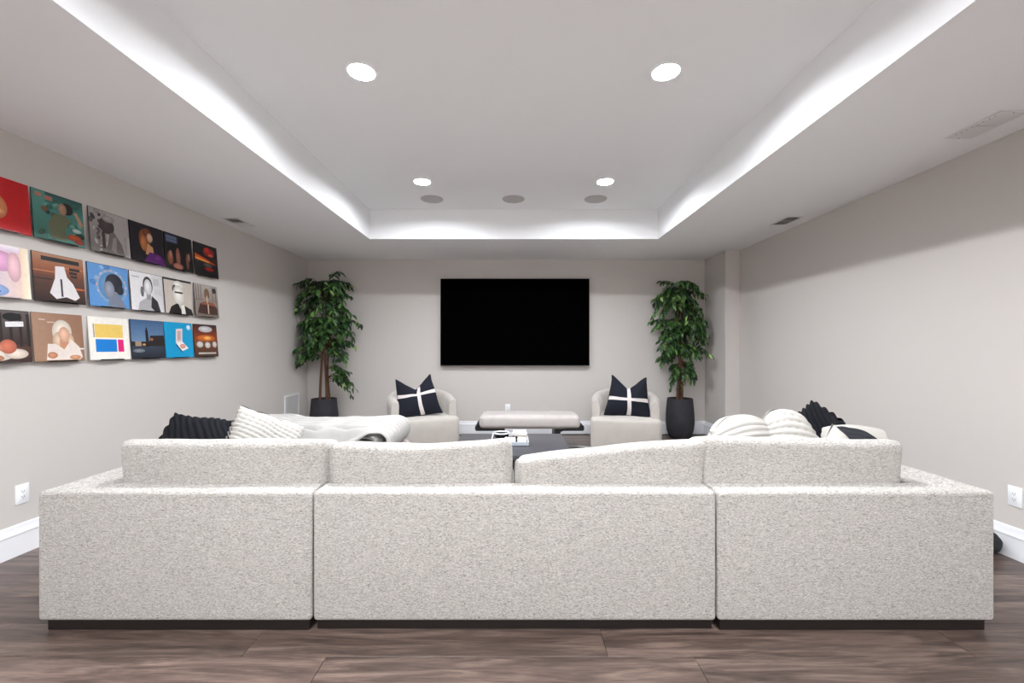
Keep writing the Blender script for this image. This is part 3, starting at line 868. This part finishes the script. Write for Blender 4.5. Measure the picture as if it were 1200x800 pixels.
pillow('throw_pillow', 'black plush throw pillow with diagonal ribs in left sofa corner', M['black_plush'],
       pillow_fn(.44, .40, .18, pinch=.03, power=.40, ribs=13, amp=.012, ang=R(37), seed=2, lump=.02, taper=.12),
       (-1.785, 2.40, .668), (-18, 9, 10), GP, 72)
pillow('throw_pillow', 'white ribbed plush throw pillow beside the black plush one', M['white_plush'],
       pillow_fn(.40, .44, .20, pinch=.02, power=.40, ribs=17, amp=.012, ang=R(80), seed=4, lump=.015),
       (-1.505, 2.50, .640), (-8, 26, 52), GP, 72)
pillow('throw_pillow', 'lower white dome shaped pillow with channel stitching, left of the pair', M['white_plush'],
       pillow_fn(.42, .46, .24, pinch=.0, power=.40, ribs=13, amp=.014, ang=R(90), rnd=1.0, seed=6, lump=.012),
       (1.325, 2.42, .652), (-14, -8, 6), GP, 72)
pillow('throw_pillow', 'taller white dome shaped pillow with channel stitching, right of the pair', M['white_plush'],
       pillow_fn(.31, .48, .26, pinch=.0, power=.40, ribs=13, amp=.014, ang=R(84), rnd=1.0, seed=8, lump=.012),
       (1.558, 2.40, .672), (-12, -4, -6), GP, 72)
pillow('throw_pillow', 'black ribbed plush pillow standing tallest behind the white ones', M['black_plush'],
       pillow_fn(.42, .42, .17, pinch=.0, power=.42, ribs=15, amp=.016, ang=R(58), seed=10, lump=.015),
       (1.905, 2.64, .64), (-8, 38, -46), GP, 72)
pillow('throw_pillow', 'plain off-white pillow with one folded peak, in front of the black ones', M['white_cotton'],
       pillow_fn(.38, .38, .20, pinch=.07, power=.5, seed=12, lump=.02),
       (1.79, 2.31, .578), (-12, 41, -4), GP)
pillow('throw_pillow', 'charcoal knitted pillow slumped over the right sofa arm', M['charcoal_knit'],
       pillow_fn(.28, .22, .16, pinch=.0, power=.4, ribs=7, amp=.006, ang=R(90), rnd=.7, seed=14, lump=.01),
       (1.925, 2.38, .693), (-20, 22, -6), GP)
pillow('throw_pillow', 'white corner of a pillow at the far right behind the charcoal one', M['white_cotton'],
       pillow_fn(.27, .32, .17, pinch=.0, power=.14, seed=16, lump=.006),
       (2.005, 2.56, .708), (78, 0, -3), GP)

# ------------------------------------------------------------------ blanket: folded sheet draped over seat and arm
def sheet(path, th, y0, y1, ny, ripple, seed, drape=False):
    """path of (x,z) thickened and swept along y with ripples"""
    bm = bmesh.new()
    P2 = [Vector(p) for p in path]
    n = len(P2)
    nor = []
    for i in range(n):
        t = (P2[min(i + 1, n - 1)] - P2[max(i - 1, 0)]).normalized()
        nor.append(Vector((t.y, -t.x)))
    loop = [(P2[i] + nor[i] * th / 2, nor[i]) for i in range(n)] + [(P2[i] - nor[i] * th / 2, -nor[i]) for i in range(n - 1, -1, -1)]
    rings = []
    for j in range(ny + 1):
        y = y0 + (y1 - y0) * j / ny
        e = min(1, (j / ny) * 8, (1 - j / ny) * 8)
        ring = []
        for p, nn in loop:
            q = Vector((p.x * 5 + seed, y * 2.5, p.y * 4))
            ph = 2 * PI * (y / .072) + 3.2 * mnoise.noise(Vector((p.x * 7, y * 5, seed)))
            d = ripple * (abs(math.sin(ph / 2)) ** .8 - .5) * e * (1.6 if nn.y > .5 else .6) + .012 * mnoise.noise(q) - (1 - e) * th * .25
            dz = 0.0
            if drape and p.y > SEATZ + .09 and p.x > -1.9:
                kx = max(0.0, min(1.0, (-1.06 - p.x) / .18))
                ky = max(0.0, 1 - (j / ny) / .24)
                dz = -.135 * kx * ky ** 2.2
            yy = 0.0
            if not drape:
                yy = .15 * max(0.0, min(1.0, (-1.04 - p.x) / .16)) * (1 - j / ny)
            ring.append((p.x + nn.x * d, y + yy + .02 * mnoise.noise(Vector((p.x * 4, seed, p.y * 6))), p.y + nn.y * d + dz))
        rings.append(ring)
    loft(bm, rings)
    bmesh.ops.recalc_face_normals(bm, faces=bm.faces[:])
    return bm
def arc(cx, cz, r, a0, a1, n):
    return [(cx + r * math.cos(R(a0 + (a1 - a0) * i / n)), cz + r * math.sin(R(a0 + (a1 - a0) * i / n))) for i in range(n + 1)]
def lerp(a, b, n):
    return [(a[0] + (b[0] - a[0]) * i / n, a[1] + (b[1] - a[1]) * i / n) for i in range(n)]
root = thing('folded_blanket', 'thick white ruched blanket folded over the left sofa seat and arm', 'blanket', (-1.5, 3.36, SEATZ))
z0 = SEATZ + .035
path = lerp((-1.78, z0), (-.99, z0), 24) + arc(-.99, z0 + .078, .078, -90, 90, 12) + lerp((-.99, z0 + .156), (-1.80, z0 + .150), 30)[1:] \
    + lerp((-1.80, z0 + .150), (-1.88, .662), 4) + lerp((-1.88, .662), (-2.08, .660), 8) + arc(-2.085, .618, .042, 90, 180, 5) + [(-2.128, .56)]
wpart('outer_fold', sheet(path, .034, 3.06, 3.68, 120, .030, 1.0, True), M['blanket'], root, angle=80)
path = lerp((-1.76, z0 + .047), (-1.04, z0 + .047), 20) + arc(-1.04, z0 + .078, .031, -90, 90, 8) + lerp((-1.04, z0 + .109), (-1.76, z0 + .107), 20)
wpart('inner_fold', sheet(path, .056, 3.07, 3.66, 60, .006, 4.0), M['blanket'], root, angle=80)

# ================================================================== TUB CHAIRS
def plan(rad, yf, n=20, rc=.06):
    """D-shaped plan, rounded back, square-ish front"""
    pts = [(rad * math.cos(R(180 * i / n)), rad * math.sin(R(180 * i / n))) for i in range(n + 1)]     # right -> back -> left
    pts += [(-rad, yf * .5)]
    pts += [(-rad + rc - rc * math.cos(R(a)), yf + rc - rc * math.sin(R(a))) for a in (0, 22, 45, 68, 90)]
    pts += [(-rad * .4, yf - .012), (0, yf - .016), (rad * .4, yf - .012)]
    pts += [(rad - rc + rc * math.sin(R(a)), yf + rc - rc * math.cos(R(a))) for a in (0, 22, 45, 68, 90)]
    pts += [(rad, yf * .5)]
    return pts
def tub_chair(label, loc, rz):
    t = thing('tub_chair', label, 'armchair', loc, rz, 'light velvet tub chairs by the back wall')
    base = plan(.405, -.40)
    def sc(s, z, dz=0):
        return [(x * s, y * s, z + dz * (1 - min(1, math.hypot(x, y) * s / .40) ** 2)) for x, y in base]
    bm = bmesh.new()
    loft(bm, [sc(.97, .03), sc(.99, .045), sc(1.0, .10), sc(1.002, .30), sc(1.0, .385), sc(.985, .412), sc(.95, .426), sc(.86, .431, .006), sc(.6, .431, .018), sc(.3, .433, .03)])
    link('seat', bm, M['velvet'], t, angle=60)
    bm = bmesh.new()
    lathe(bm, [(.30, .0), (.30, .03)], n=32)
    link('swivel_base', bm, M['black_metal'], t)
    # wrap-round back and arms
    cl = [(.342, -.27), (.345, -.2), (.346, -.1)] + [(.346 * math.cos(R(180 * i / 22)), .346 * math.sin(R(180 * i / 22))) for i in range(23)] + [(-.346, -.1), (-.345, -.2), (-.342, -.27)]
    n = len(cl)
    rings = []
    for i, (x, y) in enumerate(cl):
        a = cl[min(i + 1, n - 1)]; b = cl[max(i - 1, 0)]
        tx, ty = a[0] - b[0], a[1] - b[1]
        L = math.hypot(tx, ty)
        nx, ny = ty / L, -tx / L                       # outward
        s = min(i, n - 1 - i) / (n / 2)
        top = .655 + .075 * min(1, s * 1.5) ** 1.2
        hw = .058 + .004 * s
        if i in (0, n - 1):
            hw *= .72; top -= .03
        elif i in (1, n - 2):
            top -= .008
        prof = [(-hw * .9, .40), (-hw, .46), (-hw * 1.02, top - .08), (-hw * .88, top - .035), (-hw * .5, top - .008), (0, top), (hw * .5, top - .008), (hw * .88, top - .035), (hw, top - .09), (hw * 1.02, .40), (hw, .28)]
        bow = lambda z: 1.0
        rings.append([(x + nx * p[0], y + ny * p[0], p[1]) for p in prof])
    loft(bm := bmesh.new(), rings)
    bmesh.ops.recalc_face_normals(bm, faces=bm.faces[:])
    link('backrest', bm, M['velvet'], t, angle=60)
    return t
LC, RC_ = (-1.165, 5.29, 0), (1.388, 5.27, 0)
tub_chair('light greige velvet tub chair left of the bench, beside left tree', LC, R(22))
tub_chair('light greige velvet tub chair right of the bench, beside right tree', RC_, R(-14))

def cross_pillow(label, loc, rot, u0, v0, seed, wd, ht):
    P = pillow_fn(wd, ht, .20, pinch=.07, power=.5, notch=.60, seed=seed, lump=.015, taper=.26)
    o = pillow('cross_pillow', label, M['navy'], P, loc, rot, 'black chair pillows with a pale cross')
    link('ribbon', pgrid(P, u0 - .088, u0 + .088, -.985, .985, 4, 40, off=.003, sides=(-1,)), M['ribbon'], o, angle=70)
    link('ribbon', pgrid(P, -.985, .985, v0 - .088, v0 + .088, 40, 4, off=.0045, sides=(-1,)), M['ribbon'], o, angle=70)
    return o
cross_pillow('black pillow with pale ribbon cross, tilted, on left tub chair', (-1.175, 5.10, .668), (-14, -8, 16), .14, .12, 3, .56, .50)
cross_pillow('black pillow with pale ribbon cross, upright, on right tub chair', (1.385, 5.11, .668), (-13, 4, -8), .02, -.16, 7, .56, .50)

# ================================================================== BENCH
root = thing('bench', 'low grey upholstered bench on black frame under the television', 'bench', (.19, 5.22, 0))
def fnb(p, u):
    p.z += .006 * mnoise.noise(Vector((p.x * 5, p.y * 5, 1)))
    return p
bm = rbox((1.20, .44, .155), .045, n=(16, 6, 2), puff=(.01, .005, .012), fn=fnb)
xf(bm, Matrix.Translation((.19, 5.22, .375)))
wpart('seat_pad', bm, M['bench_fabric'], root)
for s in (-1, 1):
    m_ = lambda x: .19 + s * x
    pts = [(.634, .335), (.648, .325), (.652, .29), (.640, .268), (.40, .268), (.372, .258), (.362, .23), (.362, .0), (.300, .0), (.300, .300), (.600, .300), (.614, .308), (.622, .33)]
    bm = bmesh.new()
    prism(bm, [(m_(x), z) for x, z in pts], 'y', 5.03, 5.41, bev=.004, seg=1)
    wpart('leg', bm, M['black_metal'], root, angle=30)
wpart('stretcher', bxm(.19 - .31, .19 + .31, 5.19, 5.25, .03, .07, bev=.003), M['black_metal'], root)

# ================================================================== COFFEE TABLE and what stands on it
TZ = .40
root = thing('coffee_table', 'low charcoal coffee table in the middle of the seating', 'coffee table', (-.02, 3.81, 0))
wpart('table_top', bxm(-.515, .475, 3.39, 4.23, TZ - .045, TZ, bev=.004), M['charcoal'], root)
wpart('base', bxm(-.44, .40, 3.47, 4.15, .001, TZ - .045, bev=.004), M['table_base'], root)
TRX0, TRX1, TRY0, TRY1 = -.205, .132, 3.68, 4.10
root = thing('tray', 'white lacquer tray with grey front on the coffee table', 'tray', (0, 3.9, TZ))
wpart('base', bxm(TRX0, TRX1, TRY0, TRY1, TZ + .0005, TZ + .008, bev=.001, seg=1), M['black_gloss'], root)
for nm, a, m_ in (('side', (TRX0, TRX0 + .010, TRY0 + .01, TRY1 - .01), 'white_gloss'), ('side', (TRX1 - .010, TRX1, TRY0 + .01, TRY1 - .01), 'white_gloss'),
                  ('front', (TRX0, TRX1, TRY0, TRY0 + .010), 'grey_gloss'), ('rear', (TRX0, TRX1, TRY1 - .010, TRY1), 'white_gloss')):
    wpart(nm, bxm(*a, TZ + .001, TZ + .036, bev=.0015, seg=1), M[m_], root)
GT = 'small things in the tray on the coffee table'
tz = TZ + .0085
tag(link('box', bxm(-.048, .048, -.035, .035, 0, .050, bev=.006), M['white_gloss'], loc=(-.030, 3.76, tz)), 'small white box at tray front, left of the two', 'box', GT)
tag(link('box', bxm(-.042, .042, -.035, .035, 0, .050, bev=.006), M['white_gloss'], loc=(.072, 3.765, tz)), 'small white box at tray front, right of the two', 'box', GT)
def book(z, h, cov, label, dx=0, rz=0):
    b = thing('book', label, 'book', (.058 + dx, 3.95, tz + z), rz, 'books stacked in the tray')
    link('cover', bxm(-.062, .062, -.085, .085, 0, h * .14), cov, b, smooth=False)
    link('cover', bxm(-.062, .062, -.085, .085, h * .86, h), cov, b, smooth=False)
    link('pages', bxm(-.058, .060, -.080, .082, h * .14, h * .86), M['paper'], b, smooth=False)
    link('spine', bxm(-.063, -.061, -.085, .085, 0, h), cov, b, smooth=False)
book(0, .026, M['black_gloss'], 'black covered book at the bottom of the stack in the tray')
book(.0265, .022, M['dark_card'], 'dark grey book in the middle of the stack in the tray', .003, R(2))
book(.049, .020, M['white_gloss'], 'white book on top of the stack in the tray', -.002, R(-2))
b = thing('bowl', 'black bowl with white rim at rear left of the tray', 'bowl', (-.115, 3.96, tz), group=GT)
bm = bmesh.new()
lathe(bm, [(.03, 0), (.05, .006), (.068, .03), (.072, .052), (.067, .052), (.06, .03), (.03, .012)], n=28)
link('body', bm, M['black_gloss'], b)
bm = bmesh.new()
lathe(bm, [(.0725, .050), (.0735, .058), (.070, .062), (.066, .058), (.0665, .050)], n=28, cap0=False, cap1=False)
link('rim', bm, M['white_gloss'], b)
bm = bmesh.new()
bmesh.ops.create_uvsphere(bm, u_segments=16, v_segments=10, radius=.019)
bmesh.ops.translate(bm, verts=bm.verts[:], vec=(0, 0, .019))
tag(link('ball', bm, M['white_gloss'], loc=(-.068, 3.86, tz)), 'small white ball in the tray beside the bowl', 'ornament', GT)
bm = bmesh.new()
lathe(bm, [(.016, 0), (.018, .004), (.018, .045), (.013, .05), (.010, .062), (.004, .064)], n=18)
tag(link('bottle', bm, M['black_gloss'], loc=(.0245, 3.75, tz)), 'tiny black bottle between the two white boxes in the tray', 'bottle', GT)

# ================================================================== POTTED TREES
GREENS = [lin(34, 60, 32), lin(44, 76, 38), lin(58, 94, 46), lin(80, 118, 58), lin(26, 46, 32), lin(128, 156, 84)]
def leaf_geo(vs_, fs, cs, base, d, nrm, L, W, c):
    d = d.normalized()
    s = d.cross(nrm)
    if s.length < 1e-4:
        s = d.cross(Vector((1, 0, 0)))
    s.normalize()
    n = s.cross(d).normalized()
    i = len(vs_)
    mid = base + d * L * .42 - n * 0
    vs_ += [base, mid + s * W * .5 + n * W * .16, base + d * L * .76 + s * W * .34 - n * L * .06 + n * W * .1, base + d * L - n * L * .16,
            base + d * L * .76 - s * W * .34 - n * L * .06 + n * W * .1, mid - s * W * .5 + n * W * .16, mid, base + d * L * .76 - n * L * .06]
    fs += [(i, i + 6, i + 1), (i, i + 5, i + 6), (i + 6, i + 7, i + 2, i + 1), (i + 5, i + 4, i + 7, i + 6), (i + 7, i + 3, i + 2), (i + 4, i + 3, i + 7)]
    cs += [c] * 8
def tree(label, loc, clusters, stems, potprof, seed, xlim):
    g = random.Random(seed)
    t = thing('potted_tree', label, 'potted tree', loc, 0, 'tall potted trees in the rear corners')
    ph = potprof[-1][1]
    bm = bmesh.new()
    inner = [(potprof[-1][0] - .018, ph), (potprof[-1][0] - .022, ph - .05)]
    lathe(bm, potprof + inner, n=40, cap1=False)
    link('pot', bm, M['pot'], t)
    bm = bmesh.new()
    lathe(bm, [(potprof[-1][0] - .021, ph - .06), (potprof[-1][0] - .021, ph - .045), (.03, ph - .035)], n=28)
    link('soil', bm, M['soil'], t)
    sp = []
    for (bx, by, tx, ty, h, r) in stems:
        pts = []
        for k in range(12):
            f = k / 11
            pts.append(Vector((bx + (tx - bx) * f + .012 * math.sin(f * 7 + bx * 40), by + (ty - by) * f + .012 * math.cos(f * 6), ph - .05 + (h - ph + .05) * f)))
        bm = bmesh.new()
        tube(bm, pts, [r * (1 - .6 * k / 11) for k in range(12)], 8)
        link('trunk', bm, M['bark'], t)
        sp.append(pts)
    vs_, fs, cs = [], [], []
    tw = bmesh.new()
    for (cx, cz, rx, drop, nb, az0, az1) in clusters:
        for b in range(nb):
            az = R(g.uniform(az0, az1))
            rad = rx * g.uniform(.5, 1.0)
            zst = cz + g.uniform(-.10, .10)
            st = g.choice(sp)
            p0 = min(st, key=lambda p: abs(p.z - zst)).copy()
            p0.z = min(zst, st[-1].z)
            dr = Vector((math.cos(az), math.sin(az) * .62, 0))
            rise = g.uniform(.16, .34)
            fall = g.uniform(.18, .42) * drop
            pts = []
            for k in range(9):
                f = k / 8
                p = p0 + dr * rad * f + Vector((cx * f, 0, rise * f * 1.0 - fall * f * f * 1.2))
                p.x = max(xlim[0], min(xlim[1], p.x)); p.y = min(.22, p.y)
                pts.append(p)
            tube(tw, pts, [.0045 * (1 - .8 * k / 8) for k in range(9)], 4)
            nl = int(11 + rad * 26)
            for k in range(nl):
                f = .28 + .74 * k / (nl - 1)
                i = min(7, int(f * 8)); ff = min(1.2, f * 8 - i)
                p = pts[i].lerp(pts[i + 1], ff)
                tg = (pts[i + 1] - pts[i]).normalized()
                sd = tg.cross(Vector((0, 0, 1)))
                sd = sd.normalized() if sd.length > 1e-4 else Vector((1, 0, 0))
                d = tg * .5 + sd * (.9 if k % 2 else -.9) * g.uniform(.5, 1.1) + Vector((g.uniform(-.3, .3), g.uniform(-.4, .2), g.uniform(-1.0, -.1)))
                nrm = Vector((g.uniform(-.5, .5), g.uniform(-.9, .2), 1.0))
                c = g.choice(GREENS[:5] if g.random() < .82 else GREENS)
                kv = g.uniform(.65, 1.5)
                q = p + d.normalized() * .1
                if q.y > .25 or q.x < xlim[0] - .03 or q.x > xlim[1] + .03:
                    d = Vector((-.3 * (1 if q.x > 0 else -1), -.6, -.5))
                leaf_geo(vs_, fs, cs, p, d, nrm, g.uniform(.080, .120), g.uniform(.030, .044), (c[0] * kv, c[1] * kv, c[2] * kv, 1))
    link('twigs', tw, M['bark'], t)
    me = bpy.data.meshes.new('foliage')
    me.from_pydata([tuple(v) for v in vs_], [], fs)
    for p in me.polygons:
        p.use_smooth = True
    me.materials.append(M['leaf'])
    o = bpy.data.objects.new('foliage', me)
    COL.objects.link(o)
    o.parent = t
    o['kind'] = 'stuff'
    tint(o, cs)
    return t
tree('bushy green tree with bare stems in charcoal pot, left corner', (-2.635, 5.87, 0),
     [(.0, 2.12, .40, .8, 26, 0, 360), (.0, 1.98, .46, .9, 24, 0, 360), (.0, 1.84, .46, 1.0, 22, 0, 360), (-.02, 1.50, .42, .7, 24, 0, 360), (.02, 1.24, .44, .7, 26, 0, 360), (-.05, 1.14, .40, .7, 8, 120, 240), (.18, .86, .20, .9, 10, -70, 70)],
     [(-.05, 0, -.01, .0, 2.08, .020), (.03, -.02, .03, -.01, 2.14, .020), (.06, .02, .04, .03, 1.6, .016)],
     [(.150, .001), (.172, .02), (.190, .14), (.188, .30), (.176, .42), (.165, .555)], 5, (-.35, .48))
tree('dense green tree with twisted stem in tapered charcoal pot, right corner', (2.322, 5.90, 0),
     [(.0, 2.06, .34, .8, 30, 0, 360), (.0, 1.92, .42, 1.1, 30, 0, 360), (.0, 1.76, .36, 1.0, 14, 0, 360), (-.02, 1.48, .42, .75, 26, 0, 360), (.02, 1.22, .42, .8, 26, 0, 360), (.04, .94, .20, .9, 14, 0, 360)],
     [(-.02, 0, -.02, .0, 2.05, .022), (.015, -.015, .01, -.01, 2.1, .022), (.01, .025, .03, .02, 1.6, .018)],
     [(.125, .001), (.145, .02), (.176, .11), (.190, .22), (.188, .34), (.178, .46), (.168, .555)], 9, (-.46, .40))

# ================================================================== small things
bm = rbox((.14, .16, .125), .05, n=(4, 4, 3), puff=(.004, .004, .006),
          fn=lambda p, u: p + Vector((.006 * mnoise.noise(p * 20), .006 * mnoise.noise(p * 22 + Vector((4, 0, 0))), .006 * mnoise.noise(p * 18))))
xf(bm, Matrix.Translation((0, 0, .067)))
tag(link('dark_bundle', bm, M['black_rubber'], loc=(2.903, 2.625, 0)), 'small black rounded bundle on floor between right sofa corner and baseboard', 'bundle')
bm = bmesh.new()
tube(bm, [(.66, 5.36, .006), (.74, 5.385, .006), (.82, 5.38, .006), (.90, 5.36, .006), (.98, 5.345, .006)], .006, 8)
tag(link('floor_cord', bm, M['cord'], loc=(0, 0, 0)), 'thin white cord on floor between bench and right chair', 'cord')
